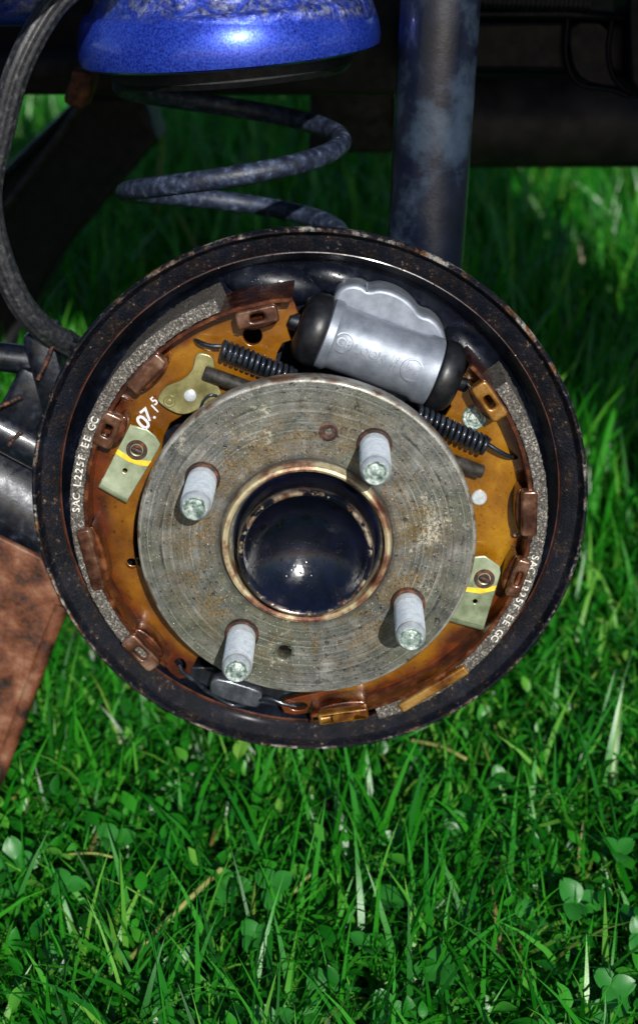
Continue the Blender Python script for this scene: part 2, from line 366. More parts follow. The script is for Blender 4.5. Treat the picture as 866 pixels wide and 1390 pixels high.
# ------------------------------------------------------------------ backing plate
bp = thing('backing_plate', 'round black brake backing plate with a rusty raised rim behind the shoes', 'brake plate', (0, .08, 0))
YR = .047
prof = [(.0, .0745), (.100, .0745), (.1085, .0735), (.1125, .0700), (.1150, .0625), (.1172, .0585), (.1180, .0560), (.1186, .0562), (.1192, .0545), (.1235, .0520), (.1268, .0512),
        (.1280, .0498), (.1284, .0482), (.1292, .0471), (.1301, .0470), (.1308, .0478), (.1311, .0495), (.1308, .0530), (.1295, .0580), (.1260, .0640), (.1200, .0740), (.1130, .0790), (.0, .0790)]
lathe('dish', prof, mt['plate'], bp, 180)
def blister(px, py, Y, rx, rz, h, ang):
    bm = bmesh.new(); bmesh.ops.create_uvsphere(bm, u_segments=28, v_segments=14, radius=1)
    for v in bm.verts: v.co = Vector((v.co.x*rx, v.co.y*h, v.co.z*rz))
    me = bm_mesh('emboss', bm); p = U(px, py, Y)
    me.transform(Matrix.Translation((p.x, Y, p.z)) @ Matrix.Rotation(R(ang), 4, 'Y')); link('emboss', me, mt['plate'], bp, 60)
blister(372, 384, .0745, .024, .010, .010, 8); blister(640, 480, .0745, .018, .009, .010, 45); blister(455, 378, .0745, .016, .008, .007, 15)

# ------------------------------------------------------------------ hub
hub = thing('wheel_hub', 'round steel wheel hub with four studs and a black dished centre cap', 'wheel hub', (0, 0, 0))
def h2(px, py, r, Y=0, n=28): p = U(px, py, Y); return circ((p.x, p.z), r, n)
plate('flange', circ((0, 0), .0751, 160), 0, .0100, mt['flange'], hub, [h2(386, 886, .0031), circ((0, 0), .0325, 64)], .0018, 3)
p = U(446, 586, 0)
lathe('plug', [(.0042, .0004), (.0042, -.0004), (.0034, -.0007), (.0030, -.0003), (.0016, -.0003), (.0013, .0012), (0, .0014)], mt['rust'], hub, 32, cx=p.x, cz=p.z)
lathe('boss_ring', [(.0378, .0004), (.0376, -.0030), (.0368, -.0052), (.0357, -.0056), (.0346, -.0048), (.0340, -.0025), (.0338, .0020)], mt['ringm'], hub, 128)
dish = [(.0338, .0020), (.0318, .0022), (.0306, .0010), (.0302, -.0060), (.0298, -.0120), (.0294, -.0146), (.0286, -.0157), (.0276, -.0155), (.0268, -.0146)]
for i in range(1, 15):
    t = i/14; th = R(58)*(1-t); Rs = .0268/math.sin(R(58))
    dish.append((Rs*math.sin(th), -.0146 + Rs*(math.cos(th)-math.cos(R(58)))))
lathe('cap', dish, mt['cap'], hub, 128, smooth=50)
lathe('spindle', [(.034, .0094), (.030, .02), (.030, .0746)], mt['dark'], hub, 48)
SL = .0375
for k in range(4):
    a = R(57+90*k - (0 if k else 0)); x, z = .0540*math.cos(a), .0540*math.sin(a)
    lathe('stud_collar', [(.0078, .001), (.0078, -.0006), (.0075, -.0026), (.0066, -.0034)], mt['rust'], hub, 40, cx=x, cz=z)
    pr = [(.0066, -.001), (.0064, -.008)]; y = -.0085
    while y > -SL+.0062:
        pr += [(.0060, y), (.0066, y-.0007)]; y -= .0014
    pr += [(.0061, y-.0002), (.0061, -SL+.0052), (.0063, -SL+.0046), (.0063, -SL+.0022), (.0051, -SL)]
    st = lathe('stud', pr, mt['stud'], hub, 36, cx=x, cz=z, smooth=60)
    lathe('stud_end', [(.0051, -SL), (.0046, -SL), (.0036, -SL+.0011), (.0018, -SL+.0005), (0, -SL+.0003)], mt['tip'], st, 28, cx=x, cz=z)

def droplets(name, parent, spots, m='water'):
    """spots: (pos, normal, radius, flatness)"""
    V = []; F = []
    for p, nrm, r, fl in spots:
        nrm = Vector(nrm).normalized(); t = nrm.orthogonal().normalized(); b = nrm.cross(t); s = len(V); n = 8
        for i in range(3):
            th = math.pi/2*(i/3)
            for j in range(n):
                a = 2*math.pi*j/n; w = 1+.12*math.sin(a*2+r*9e4)
                V.append(Vector(p)+(t*math.cos(a)+b*math.sin(a))*r*math.cos(th)*w + nrm*(r*fl*math.sin(th)-2e-5))
        V.append(Vector(p)+nrm*r*fl)
        for i in range(2):
            for j in range(n): l = (j+1) % n; F.append((s+i*n+j, s+i*n+l, s+(i+1)*n+l, s+(i+1)*n+j))
        for j in range(n): F.append((s+2*n+j, s+2*n+(j+1) % n, s+3*n))
        F.append(tuple(s+j for j in reversed(range(n))))
    return link(name, data_mesh(name, V, F), mt[m], parent, 180, 'stuff')
sp = []
studs = [(.054*math.cos(R(57+90*k)), .054*math.sin(R(57+90*k))) for k in range(4)]
while len(sp) < 900:
    a = random.uniform(0, 2*math.pi); r = math.sqrt(random.uniform(.040**2, .0735**2)); x, z = r*math.cos(a), r*math.sin(a)
    if any(math.hypot(x-u, z-w) < .009 for u, w in studs): continue
    if x < -.01 and random.random() < .45: continue
    q = random.random(); sp.append(((x, 0, z), (0, -1, 0), .00030+.00045*q**2+(.0009*random.random() if q > .95 else 0), random.uniform(.45, .7)))
droplets('water_droplets', hub, sp)
sp = []
Rs = .0268/math.sin(R(58))
for i in range(110):
    th = math.acos(random.uniform(math.cos(R(52)), 1)); a = random.uniform(0, 2*math.pi)
    n = Vector((-math.sin(th)*math.cos(a), -math.cos(th), -math.sin(th)*math.sin(a)))
    q = random.random(); sp.append((Vector((Rs*math.sin(th)*math.cos(a), -.0146+Rs*(math.cos(th)-math.cos(R(58))), Rs*math.sin(th)*math.sin(a))), n, .0002+.0005*q**2+(.0014 if i < 4 else 0), .45))
droplets('water_droplets', hub, sp)

# ------------------------------------------------------------------ brake shoes
YL = .030; YW = .045
def ang(px, py, Y=YL): p = U(px, py, Y); return math.degrees(math.atan2(p.z, p.x))
def arcpts(r, a0, a1, n=40): return [(r*math.cos(R(a0+(a1-a0)*i/n)), r*math.sin(R(a0+(a1-a0)*i/n))) for i in range(n+1)]
R0, R1, R2 = .1015, .1035, .1100     # table inside, lining inside, lining outside
def make_shoe(label, ta0, ta1, la0, la1, webpts, holes, tabs, wm, txt_a):
    s = thing('brake_shoe', label, 'brake shoe', (0, .049, 0), 'pair of brake shoes')
    w = plate('web', webpts, YW, YW+.0038, wm, s, holes, .0005)
    tb = [(R0, YL+.0003), (R0+.0003, YL), (R1-.0003, YL), (R1, YL+.0003), (R1, YL+.038), (R0, YL+.038)]
    lathe('table', tb, mt['table'], s, 90, ta0, ta1, closed=True)
    bm = bmesh.new(); seg = 150; sec = [(R1+.0001, YL+.0012), (R1+.0006, YL+.0004), (R2-.0006, YL+.0004), (R2, YL+.001), (R2, YL+.018), (R2, YL+.0365), (R1+.0001, YL+.0365)]
    rows = []
    for i in range(seg+1):
        a = R(la0+(la1-la0)*i/seg); row = []
        for k, (r, y) in enumerate(sec):
            j = .00016*random.gauss(0, 1)
            row.append(bm.verts.new(((r+j)*math.cos(a), y+j, (r+j)*math.sin(a))))
        rows.append(row)
    for i in range(seg):
        for k in range(len(sec)): l = (k+1) % len(sec); bm.faces.new((rows[i][k], rows[i][l], rows[i+1][l], rows[i+1][k]))
    bm.faces.new(rows[0]); bm.faces.new(rows[-1][::-1])
    li = link('lining', bm_mesh('lining', bm), mt['lining'], s, 40)
    # printed code along the edge of the lining
    a = txt_a; ms = []
    for ch in 'SAC L225F EE GC':
        if ch != ' ':
            me = textmesh(ch, .0050); ca = R(a); er = Vector((math.cos(ca), 0, math.sin(ca))); et = Vector((math.sin(ca), 0, -math.cos(ca)))
            warp(me, lambda c, er=er, et=et: er*((R1+R2)/2) + et*c.x + er*c.y*.95 + Vector((0, YL-.0002-c.z, 0))); ms.append(me)
        a -= 1.78 if ch != ' ' else 1.5
    link('printed_code', joinmeshes('printed_code', ms), mt['print'], li, 0)
    for (px, py, ln, wd, slot, m) in tabs:
        p = U(px, py, YL-.001); a = math.atan2(p.z, p.x); r = math.hypot(p.x, p.z)
        sc = 2.97e3; L = ln/sc/2; Wd = wd/sc/2
        def tf(u, v, a=a, r=r): return ((r+v)*math.cos(a)+u*math.sin(a), (r+v)*math.sin(a)-u*math.cos(a))
        c = min(Wd, L)*.45
        out = []
        for (cx, cy, s0) in ((L-c, Wd-c, 0), (-L+c, Wd-c, 90), (-L+c, -Wd+c, 180), (L-c, -Wd+c, 270)):
            for q in range(4): t = R(s0+30*q); out.append(tf(cx+c*math.cos(t), cy+c*math.sin(t)))
        hl = []
        if slot: hl = [[tf(L*.34*math.copysign(abs(math.cos(2*math.pi*i/16))**.5, math.cos(2*math.pi*i/16)), Wd*.42*math.copysign(abs(math.sin(2*math.pi*i/16))**.5, math.sin(2*math.pi*i/16))) for i in range(16)]]
        plate('retaining_tab', out, YL-.0022, YL+.004, mt[m], s, hl, .0011, 3)
        rr = circ(tf(0, -Wd*.2), .0022, 14)
        plate('weld_bead', [tf((L*.95)*math.cos(2*math.pi*i/20), -Wd*1.0+Wd*.7*math.sin(2*math.pi*i/20)) for i in range(20)], YL+.0035, YW+.001, mt['table'], s, (), .0009, 2)
    return s

# left shoe
a_t, a_b = ang(396, 396), ang(214, 917)+360
la_t, la_b = ang(290, 404), ang(196, 916)+360
web = arcpts(R0+.0004, a_t+1, a_b-2, 70)
low = [(222, 902), (231, 913), (243, 922), (256, 920), (261, 909), (268, 893), (300, 880), (268, 840), (235, 792), (206, 778), (186, 764), (181, 735), (184, 705), (193, 672), (206, 640),
       (219, 617), (223, 592), (232, 574), (250, 563), (300, 556), (360, 530), (378, 512), (372, 496), (377, 478), (384, 466), (395, 462), (391, 450), (389, 440), (394, 430), (405, 425), (400, 412)]
web += pxpoly(low, YW)
fork = pxpoly([(236, 897), (247, 893), (254, 903), (250, 912), (243, 908)], YW, 2)
def ph(px, py, rp, Y=YW): p = U(px, py, Y); return circ((p.x, p.z), rp/2.93e3, 26)
left_shoe = make_shoe('orange-brown oiled brake shoe carrying the stamped white date marking beside the hub', a_t, a_b, la_t, la_b, web, [ph(343, 456, 12.5), ph(179, 765, 9.5), fork],
    [(349, 430, 56, 24, 1, 'tab'), (199, 507, 62, 22, 0, 'tab'), (146, 584, 50, 28, 1, 'tab'), (124, 760, 92, 20, 0, 'tab'), (192, 886, 60, 26, 1, 'tab')], mt['web2'], ang(101, 692)+360)
# right shoe
b_t, b_b = ang(640, 497), ang(424, 985)
lb_t, lb_b = ang(683, 522), ang(516, 981)
web = arcpts(R0+.0004, b_t-1, b_b+2, 70)
low = [(424, 985), (420, 968), (400, 971), (386, 968), (381, 958), (388, 950), (405, 946), (440, 938), (560, 880), (610, 800), (625, 720), (610, 660), (590, 600), (602, 568), (612, 552), (608, 535), (618, 518), (630, 506)]
web += pxpoly(low, YW)
fork = pxpoly([(391, 957), (402, 954), (414, 954), (418, 959), (412, 964), (396, 964)], YW, 2)
right_shoe = make_shoe('amber oiled brake shoe with two silver rivets and dark red oil staining', b_t, b_b, lb_t, lb_b, web, [fork],
    [(664, 545, 58, 24, 1, 'tabgold'), (718, 697, 66, 22, 0, 'tab'), (703, 785, 58, 20, 1, 'tab'), (588, 935, 112, 15, 0, 'tabgold'), (466, 972, 72, 18, 1, 'tabgold')], mt['web'], ang(733, 758))
# date marking painted on the left web
ms = []; uy = (U(188, 555, YW)-U(201.6, 569.6, YW)).normalized(); ux = Vector((uy.z, 0, -uy.x))
for ch, px, py, sz in (('0', 195.5, 574, .0098), ('7', 200.5, 563.5, .0086), ('.', 206, 562, .0080), ('1', 211, 555, .0060), ('5', 210, 544.5, .0054)):
    me = textmesh(ch, sz); o0 = U(px, py, YW)
    warp(me, lambda c, o0=o0: o0 + ux*c.x + uy*c.y*1.05 + Vector((0, -.00005-c.z, 0))); ms.append(me)
link('painted_date', joinmeshes('painted_date', ms), mt['white'], left_shoe, 0)
# rivets on the right web
for (px, py, rp, ring) in ((644, 567, 17, 1), (650, 676, 11, 0)):
    p = U(px, py, YW-.001); r = rp/2.95e3
    pr = [(r, YW+.0002), (r, YW-.0009), (r*.9, YW-.0015), (r*.72, YW-.0014), (r*.62, YW-.0006), (r*.5, YW-.0007), (r*.40, YW-.0013), (0, YW-.0015)] if ring else [(r, YW+.0002), (r*.97, YW-.0010), (r*.8, YW-.0015), (0, YW-.0016)]
    lathe('rivet', pr, mt['tip' if ring else 'stud'], right_shoe, 40, cx=p.x, cz=p.z)
sp = []
for s, (a0, a1) in ((left_shoe, (la_t+20, la_b-14)), (right_shoe, (lb_t-22, lb_b+10))):
    sp = []
    for i in range(150):
        a = R(random.uniform(a0, a1)); r = random.uniform(.078, .099)
        sp.append(((r*math.cos(a), YW, r*math.sin(a)), (0, -1, 0), .0002+.0005*random.random()**3, .5))
    droplets('water_droplets', s, sp)

# ------------------------------------------------------------------ hold-down clips
def hold_clip(label, outline, pin, hole, stripe, lip):
    Y = .0355; p = U(*pin, Y)
    t = thing('hold_down_clip', label, 'spring clip', (p.x, YW, p.z), 'hold-down clips on the shoes')
    hp = U(*hole, Y)
    plate('leaf', pxpoly(outline, Y), Y, Y+.0013, mt['zinc'], t, [circ((hp.x, hp.z), .0011, 14), circ((p.x, p.z), .0024, 18)], .0004)
    a, b = U(*lip[0], Y), U(*lip[1], Y); ax = (b-a).normalized(); dn = Vector((ax.z, 0, -ax.x))
    if dn.z > 0: dn = -dn
    V = []; F = []
    for e in (a, b):
        for i in range(9):
            th = R(180*i/8); V.append(e + Vector((0, .0045-.0045*math.cos(th), 0)) + dn*.0034*math.sin(th))
        for i in range(9):
            th = R(180*(8-i)/8); V.append(e + Vector((0, .0045-.0034*math.cos(th), 0)) + dn*.0023*math.sin(th))
    for i in range(18): j = (i+1) % 18; F.append((i, j, 18+j, 18+i))
    F += [tuple(range(18)), tuple(reversed(range(18, 36)))]
    me = data_mesh('curl', V, F); link('curl', me, mt['zinc'], t, 40)
    plate('paint_stripe', pxpoly(stripe, Y-.0003), Y-.00025, Y+.0002, mt['yellow'], t, (), .0001, 0)
    # pin head: rusty rounded bar in a dished seat
    pr = [(.0050, Y+.0001), (.0046, Y-.0006), (.0034, Y-.0005), (.0026, Y+.0006), (.0, Y+.0010)]
    lathe('pin_seat', pr, mt['rust'], t, 28, cx=p.x, cz=p.z)
    box('pin_head', (p.x, Y-.0006, p.z), (.0056, .0020, .0024), mt['rust'], t, .0008, Matrix.Rotation(R(25), 4, 'Y'))
    return t
hold_clip('pale zinc hold-down clip with yellow stripe, lying wholly clear of the hub flange', [(177, 577), (200, 583), (211, 592), (218, 603), (215, 611), (174, 679), (136, 657)], (186, 611), (170, 639),
          [(160, 610), (157, 616), (175, 627), (190, 632), (201, 633), (206, 626), (190, 625), (174, 619)], ((174.5, 678.5), (136.5, 656.8)))
hold_clip('pale zinc hold-down clip with yellow stripe, partly hidden behind the hub flange', [(630, 764), (643, 756), (658, 755), (678, 769), (679, 779), (657, 851), (600, 836)], (657, 786), (644.5, 816.5),
          [(632, 797), (630, 803), (652, 806), (671, 802), (674, 795), (655, 799)], ((657, 851), (600, 836)))

# ------------------------------------------------------------------ adjuster lever
Y = .0405; p = U(230.5, 544.7, Y)
lv = thing('adjuster_lever', 'yellowish zinc adjuster lever plate bolted to the shoe beside the painted date', 'lever', (p.x, YW, p.z))
cp = lambda x, y: (180+x/3.464, 370+y/3.464)
hl = U(258.5, 536.6, Y)
plate('lever_plate', smoothpoly(pxpoly([cp(*q) for q in [(296, 388), (325, 376), (382, 396), (388, 470), (400, 540), (424, 572), (370, 604), (300, 652), (235, 672), (180, 652), (122, 612), (118, 588), (145, 545), (170, 528), (232, 508), (276, 470), (290, 430)]], Y), 2), Y, Y+.0026, mt['gold'], lv, (), .0005)
pr = lambda r, h: [(r, Y+.0001), (r, Y-h*.5), (r*.85, Y-h), (r*.55, Y-h*.9), (r*.45, Y-h*1.6), (r*.25, Y-h*1.8), (0, Y-h*1.6)]
lathe('pivot_rivet', pr(.0028, .0009), mt['gold'], lv, 30, cx=p.x, cz=p.z)
lathe('pin', [(.0029, Y+.0001), (.0028, Y-.0008), (.0022, Y-.0012), (0, Y-.0012)], mt['stud'], lv, 30, cx=hl.x, cz=hl.z)
tube('return_wire', spline([U(*cp(318, 648), Y-.001), U(*cp(335, 602), Y-.002), U(*cp(362, 578), Y-.002), U(*cp(392, 578), Y-.001), U(*cp(400, 600), Y+.002)], 6), .0007, mt['spring'], lv, 8)
plate('pawl', pxpoly([cp(*q) for q in [(395, 585), (420, 568), (520, 540), (525, 546), (430, 580), (405, 604)]], Y-.002), Y-.003, Y-.0015, mt['zinc'], lv, (), .0002)

# ------------------------------------------------------------------ wheel cylinder
YC = .0475; A, B = U(439, 451, YC), U(589, 506, YC); ax = (B-A).normalized(); ln = (B-A).length
p = U(520, 480, .0735)
wc = thing('wheel_cylinder', 'silver cast wheel cylinder with black rubber boots above the hub', 'wheel cylinder', (p.x, .0735, p.z))
rc = .0162
lathe('body', [(.0, 0), (rc*.93, 0), (rc, .0006), (rc+.0002, .0042), (rc-.0012, .0062), (rc-.0013, .012), (rc-.0012, ln-.012), (rc-.0011, ln-.0085), (rc+.0002, ln-.0062), (rc, ln-.0006), (rc*.93, ln), (0, ln)],
      mt['cast'], wc, 80, axis=ax, origin=A)
plate('mount_flange', smoothpoly(pxpoly([(446, 440), (452, 402), (462, 388), (478, 383), (492, 386), (500, 393), (514, 389), (532, 393), (550, 402), (563, 414), (571, 426), (584, 428), (598, 440), (607, 462), (600, 500), (560, 545), (528, 542), (474, 514)], .058), 2),
      .0545, .0745, mt['cast'], wc, (), .002, 3)
tube('bleed_nib', [U(498, 385, .058), U(498, 396, .0545)], .0006, mt['cast'], wc, 8)
rb = .0163
for s, nm in ((-1, 'a'), (1, 'b')):
    o0 = A if s < 0 else B; L = .0118 if s < 0 else .0112
    pr = [(rb*1.0, .0002), (rb*1.035, .0010), (rb*1.045, .0035), (rb*1.02, .0065), (rb*.93, .0092), (rb*.74, L), (rb*.5, L+.0006), (rb*.32, L-.0004), (0, L-.0004)]
    lathe('rubber_boot', pr, mt['rubber'], wc, 64, axis=ax*s, origin=o0, smooth=60)
    lathe('piston_pin', [(.0042, .008), (.0042, L+.0038), (.0036, L+.0052), (0, L+.0052)], mt['dark'], wc, 32, axis=ax*s, origin=o0)
# raised casting marks, wrapped onto the barrel
pz = ax.cross(Vector((0, 1, 0))).normalized()
if pz.z < 0: pz = -pz
def on_barrel(me, u0, phi, lift=.0, zs=5):
    def f(c):
        th = phi + c.y/(rc-.0013); n = Vector((0, -1, 0))*math.cos(th)+pz*math.sin(th)
        return A + ax*(u0+c.x) + n*(rc-.0016+max(c.z, 0)*zs+lift)
    return warp(me, f)
def ringmesh(r, w, n=40):
    V = []; F = []
    for i in range(n):
        a = 2*math.pi*i/n
        for k, (rr, z) in enumerate(((r-w, -.0002), (r-w*.5, .0002), (r+w*.5, .0002), (r+w, -.0002))): V.append((rr*math.cos(a), rr*math.sin(a), z))
    for i in range(n):
        j = (i+1) % n
        for k in range(3): F.append((i*4+k, i*4+k+1, j*4+k+1, j*4+k))
    return data_mesh('r', V, F)
def uof(px, py): q = U(px, py, YC-.015); return (q-A).dot(ax)
u = lambda px: (px-439)/150*ln
ms = []
def addtext(s, sz, px, phi): ms.append(on_barrel(textmesh(s, sz), u(px), R(phi), 0, 9))
addtext('GF', .0056, 462+2, 8); ms.append(on_barrel(ringmesh(.0044, .0005), u(464), R(8)))
for i, ch in enumerate('LOOM'): addtext(ch, .0052, 482+i*11, 6)
addtext('19', .0042, 532, 12); addtext('11', .0036, 532, -4)
ms.append(on_barrel(ringmesh(.0050, .0006), u(556), R(4)))
V = [(-.0042, -.0004, -.0002), (.0042, -.0004, -.0002), (.0042, .0004, -.0002), (-.0042, .0004, -.0002)]
bar = data_mesh('b', [(c*math.cos(.8)-s_*math.sin(.8), c*math.sin(.8)+s_*math.cos(.8), z) for z in (-.0002, .0002) for c, s_ in ((-.0046, -.0004), (-.0015, -.0004), (.0015, -.0004), (.0046, -.0004), (.0046, .0004), (.0015, .0004), (-.0015, .0004), (-.0046, .0004))],
                [(8, 9, 14, 15), (9, 10, 13, 14), (10, 11, 12, 13)]+[(i, (i+1) % 8, 8+(i+1) % 8, 8+i) for i in range(8)])
ms.append(on_barrel(bar, u(556), R(4)))
addtext('K', .0034, 551, 10); addtext('S', .0034, 561, -3)
link('casting_marks', joinmeshes('casting_marks', ms), mt['cast'], wc, 30)

# ------------------------------------------------------------------ springs and strut between the shoes
def coil_pts(a, b, r, turns, n=14):
    ax_ = (b-a).normalized(); e = ax_.orthogonal().normalized(); g = ax_.cross(e); m_ = int(turns*n)
    return [a+(b-a)*(i/m_)+(e*math.cos(2*math.pi*i/n)+g*math.sin(2*math.pi*i/n))*r for i in range(m_+1)]
YS = .0375
rs = thing('return_spring', 'long dark coiled return spring stretched between the two shoes', 'spring', tuple(U(480, 540, YS)))
tube('coil', coil_pts(U(302, 474, YS), U(398, 513, YS), .0039, 13), .00112, mt['spring'], rs, 8)
tube('coil', coil_pts(U(566, 562, YS), U(661, 606, YS), .0039, 13), .00112, mt['spring'], rs, 8)
tube('middle_wire', spline([U(396, 508, YS), U(420, 517, YS), U(545, 556, YS), U(570, 562, YS)], 6), .0012, mt['spring'], rs, 8)
tube('hook', spline([U(264, 461, YW+.002), U(270, 464, YS+.002), U(284, 469, YS), U(300, 470, YS)], 6), .0011, mt['spring'], rs, 8)
tube('hook', spline([U(662, 603, YS), U(676, 612, YS), U(692, 620, YS+.003), U(702, 621, YW+.002)], 6), .0011, mt['spring'], rs, 8)
sr = thing('adjuster_strut', 'dark grey round strut rod running between the shoes under the spring', 'strut rod', tuple(U(460, 570, .0385)))
a, b = U(277, 505, .0385), U(655, 641, .0385); d = (b-a).normalized()
tube('rod', [a, a+d*.0008, b-d*.0008, b], [.0028, .0034, .0034, .0028], mt['rod'], sr, 20)
tube('sleeve', [U(395, 543, .0385), U(560, 603, .0385)], .0050, mt['rod'], sr, 20)

# ------------------------------------------------------------------ lower anchor
an = thing('lower_anchor', 'black painted anchor block between the forked lower shoe ends', 'anchor block', tuple(U(320, 942, .0745)))
plate('block', smoothpoly(pxpoly([(288, 922), (300, 921), (350, 936), (357, 942), (353, 960), (343, 962), (288, 945), (284, 936)], .046), 1),   .046, .0745, mt['anchor'], an, (), .0012, 3)
plate('base', smoothpoly(pxpoly([(240, 905), (300, 905), (400, 930), (430, 950), (420, 985), (330, 985), (250, 955)], .062), 1), .062, .0744, mt['dark'], an, (), .001)
ls = thing('lower_spring', 'thin dark lower spring wire hooked into both forked shoe ends', 'spring', tuple(U(330, 950, .05)))
tube('wire', spline([U(243, 902, YW-.001), U(250, 914, YW-.0015), U(266, 925, .0455), U(284, 940, .050), U(320, 958, .052), U(352, 950, .047), U(366, 948, .0445), U(384, 955, YW-.0015), U(402, 959, YW-.001)], 8), .0011, mt['spring'], ls, 8)

# ------------------------------------------------------------------ coil spring, damper, hose
YG = .175
cs = thing('coil_spring', 'dark blue powder-coated suspension coil spring beneath the blue spring seat', 'coil spring', tuple(U(320, 330, YG)))
c0 = U(317, 226, YG); sc = FPX/((c0-CAM).dot(FW)); Rc = 146/sc; pitch = 140/sc
tilt = Matrix.Rotation(R(-3), 3, 'X')
pts = []
for i in range(-48, 116):
    t = i/72.0   # turns; t=0: left extreme of the lowest front run
    a = math.pi + 2*math.pi*t
    z = pitch*t if t > 0 else pitch*.84*t
    if t > 1.05: z = pitch*1.05+(t-1.05)*pitch*.45
    pts.append(c0 + tilt @ Vector((Rc*math.cos(a), Rc*math.sin(a), z - 36/sc)))
tube('wire', pts, 13.6/sc, mt['coil'], cs, 18)
dm = thing('shock_absorber', 'dark painted tubular shock absorber standing upright behind the plate', 'shock absorber', tuple(U(572, 430, .150)))
a, b = U(618, -340, .150), U(572, 430, .150)
lathe('body_tube', [(0, 0), (.0188, 0), (.0197, .001), (.0198, .05), (.0196, .06), (.0196, (b-a).length-.002), (.018, (b-a).length), (0, (b-a).length)], mt['damper'], dm, 48, axis=(b-a), origin=a)
lathe('lower_eye', [(.012, -.02), (.020, -.02), (.020, .02), (.012, .02)], mt['dark'], dm, 40, closed=True, axis=(0, 1, 0), origin=Vector((b.x, .150, b.z-.012)))
bh = thing('brake_hose', 'black ribbed rubber brake hose curving down to the plate', 'hose', tuple(U(95, 466, .11)))
hp = [(150, -70, .10), (112, -30, .09), (68, 14, .085), (26, 92, .08), (2, 180, .08), (-14, 265, .082), (0, 345, .085), (28, 410, .09), (62, 448, .098), (98, 470, .108)]
hpt = spline([U(*q) for q in hp], 14)
V, F = tubemesh(hpt, .0062, 40)
nh = 40
for i in range(len(hpt)):
    c = hpt[i]
    for j in range(nh):
        v = Vector(V[i*nh+j]); V[i*nh+j] = c+(v-c)*(1.0 if j % 4 < 2 else .91)
link('rubber_tube', data_mesh('rubber_tube', V, F), mt['hose'], bh, 50)
tube('end_fitting', [U(88, 463, .105), U(112, 480, .113)], .0066, mt['dark'], bh, 6, 30)

# ------------------------------------------------------------------ car body: blue spring tower, inner panels, underside
cb = thing('car_body', 'blue painted car body with the pressed spring seat and dark underside', 'car body', tuple(U(310, 60, .17)))
YT = .172; cc = U(313, 74, YT); s2 = FPX/((cc-CAM).dot(FW)); RT_ = 205/s2
tp = [(0, .0), (RT_*.80, .0), (RT_*.955, -.0005), (RT_*.99, .001), (RT_, .005), (RT_*.992, .012), (RT_*.955, .0225), (RT_*.93, .0245), (RT_*.90, .025), (RT_*.86, .029), (RT_*.82, .040), (RT_*.80, .085), (0, .085)]
axt = Vector((-.075, -.03, 1)).normalized()
o = lathe('spring_seat', tp, mt['blue'], cb, 96, axis=axt, origin=cc, smooth=40)
lathe('rubber_ring', [(RT_*.60, -.010), (RT_*.76, -.010), (RT_*.80, -.007), (RT_*.80, .0005), (RT_*.60, .0005)], mt['black'], cb, 72, axis=axt, origin=cc, closed=True)
arch = [(.03+(.335 if a_ < 90 else .25)*math.cos(R(a_)), -.03+.345*math.sin(R(a_))) for a_ in range(0, 181, 6)]
plate('shade_quarter_panel', [(.47, .14), (.42, .04)]+arch+[(-.9, -.03), (-1.6, -.03), (-1.6, .40), (-1.1, .46), (-.12, .50), (.0, .62), (.12, .92), (.47, .80)], -.022, -.018, mt['blue'], cb, (), .0012)  # unseen body panel, outline shaped to shade the rail and grass behind
box('underside', (-.22, .53, .33), (1.05, .36, .10), mt['black'], cb, .01)
box('inner_panel', (-.20, .345, .27), (.50, .02, .22), mt['black'], cb, .005)
a = U(5, -22, .2); box('blue_panel', (a.x, .2, a.z), (.06, .06, .040), mt['blue'], cb, .008, seg=4)
a = U(112, 118, .24); box('rusty_bracket', (a.x, .24, a.z), (.012, .03, .020), mt['bracketrust'], cb, .003, Matrix.Rotation(R(20), 4, 'Y'))
a = U(60, 95, .26); box('lower_rail', (a.x-.02, .30, a.z), (.22, .06, .012), mt['black'], cb, .003)
a, b = U(478, 85, .52), U(478, 205, .52); box('rear_bracket', ((a+b)/2), (.062, .03, (a-b).length), mt['black'], cb, .004)

# trailing arm, dark, crossing the upper left behind the hose
ta = thing('control_arm', 'black diagonal suspension arm behind the hose, in deep shade', 'suspension arm', tuple(U(60, 330, .60)))
ya = .60
arm = pxpoly([(118, 128), (195, 128), (215, 190), (80, 350), (20, 470), (-90, 560), (-120, 360), (0, 246)], ya)
plate('arm_box', arm, ya, ya+.07, mt['black'], ta, (), .006, 3)
tube('edge_bead', [U(114, 132, ya-.003), U(0, 244, ya-.003), U(-60, 300, ya-.003)], .0035, mt['dark'], ta, 10)
tube('brake_pipe', [U(118, 134, ya-.012), U(60, 214, ya-.012), U(-30, 330, ya-.012)], .0032, mt['rod'], ta, 10)

# axle tube and brackets at the left
ab = thing('rear_axle', 'dark blue-black axle beam with weld seams reaching in from behind the plate', 'axle', tuple(U(0, 640, .14)))
def ctube(nm, pxs, Y, r, m='dark', n=28): return tube(nm, spline([U(x, y, Y) for x, y in pxs], 6), r, mt[m], ab, n)
ctube('main_tube', [(-160, 560), (0, 655), (130, 735), (300, 800)], .150, .036)
ctube('upper_tube', [(-120, 528), (0, 580), (130, 650)], .118, .0115)
ctube('brace_tube', [(-120, 474), (0, 484), (90, 496)], .125, .0075)
a = U(72, 500, .118); box('bracket', a, (.016, .03, .045), mt['dark'], ab, .004, Matrix.Rotation(R(-12), 4, 'Y'))
a = U(38, 545, .118); box('gusset', a, (.022, .012, .034), mt['dark'], ab, .003, Matrix.Rotation(R(30), 4, 'Y'))
def weld(pxs, Y):
    P = spline([U(x, y, Y) for x, y in pxs], 10); tube('weld_seam', P, [.0008+.0006*random.random() for _ in P], mt['rust'], ab, 8)
weld([(72, 468), (64, 490), (52, 515)], .098); weld([(0, 552), (14, 546), (30, 538)], .104); weld([(12, 605), (20, 595), (30, 586)], .106)

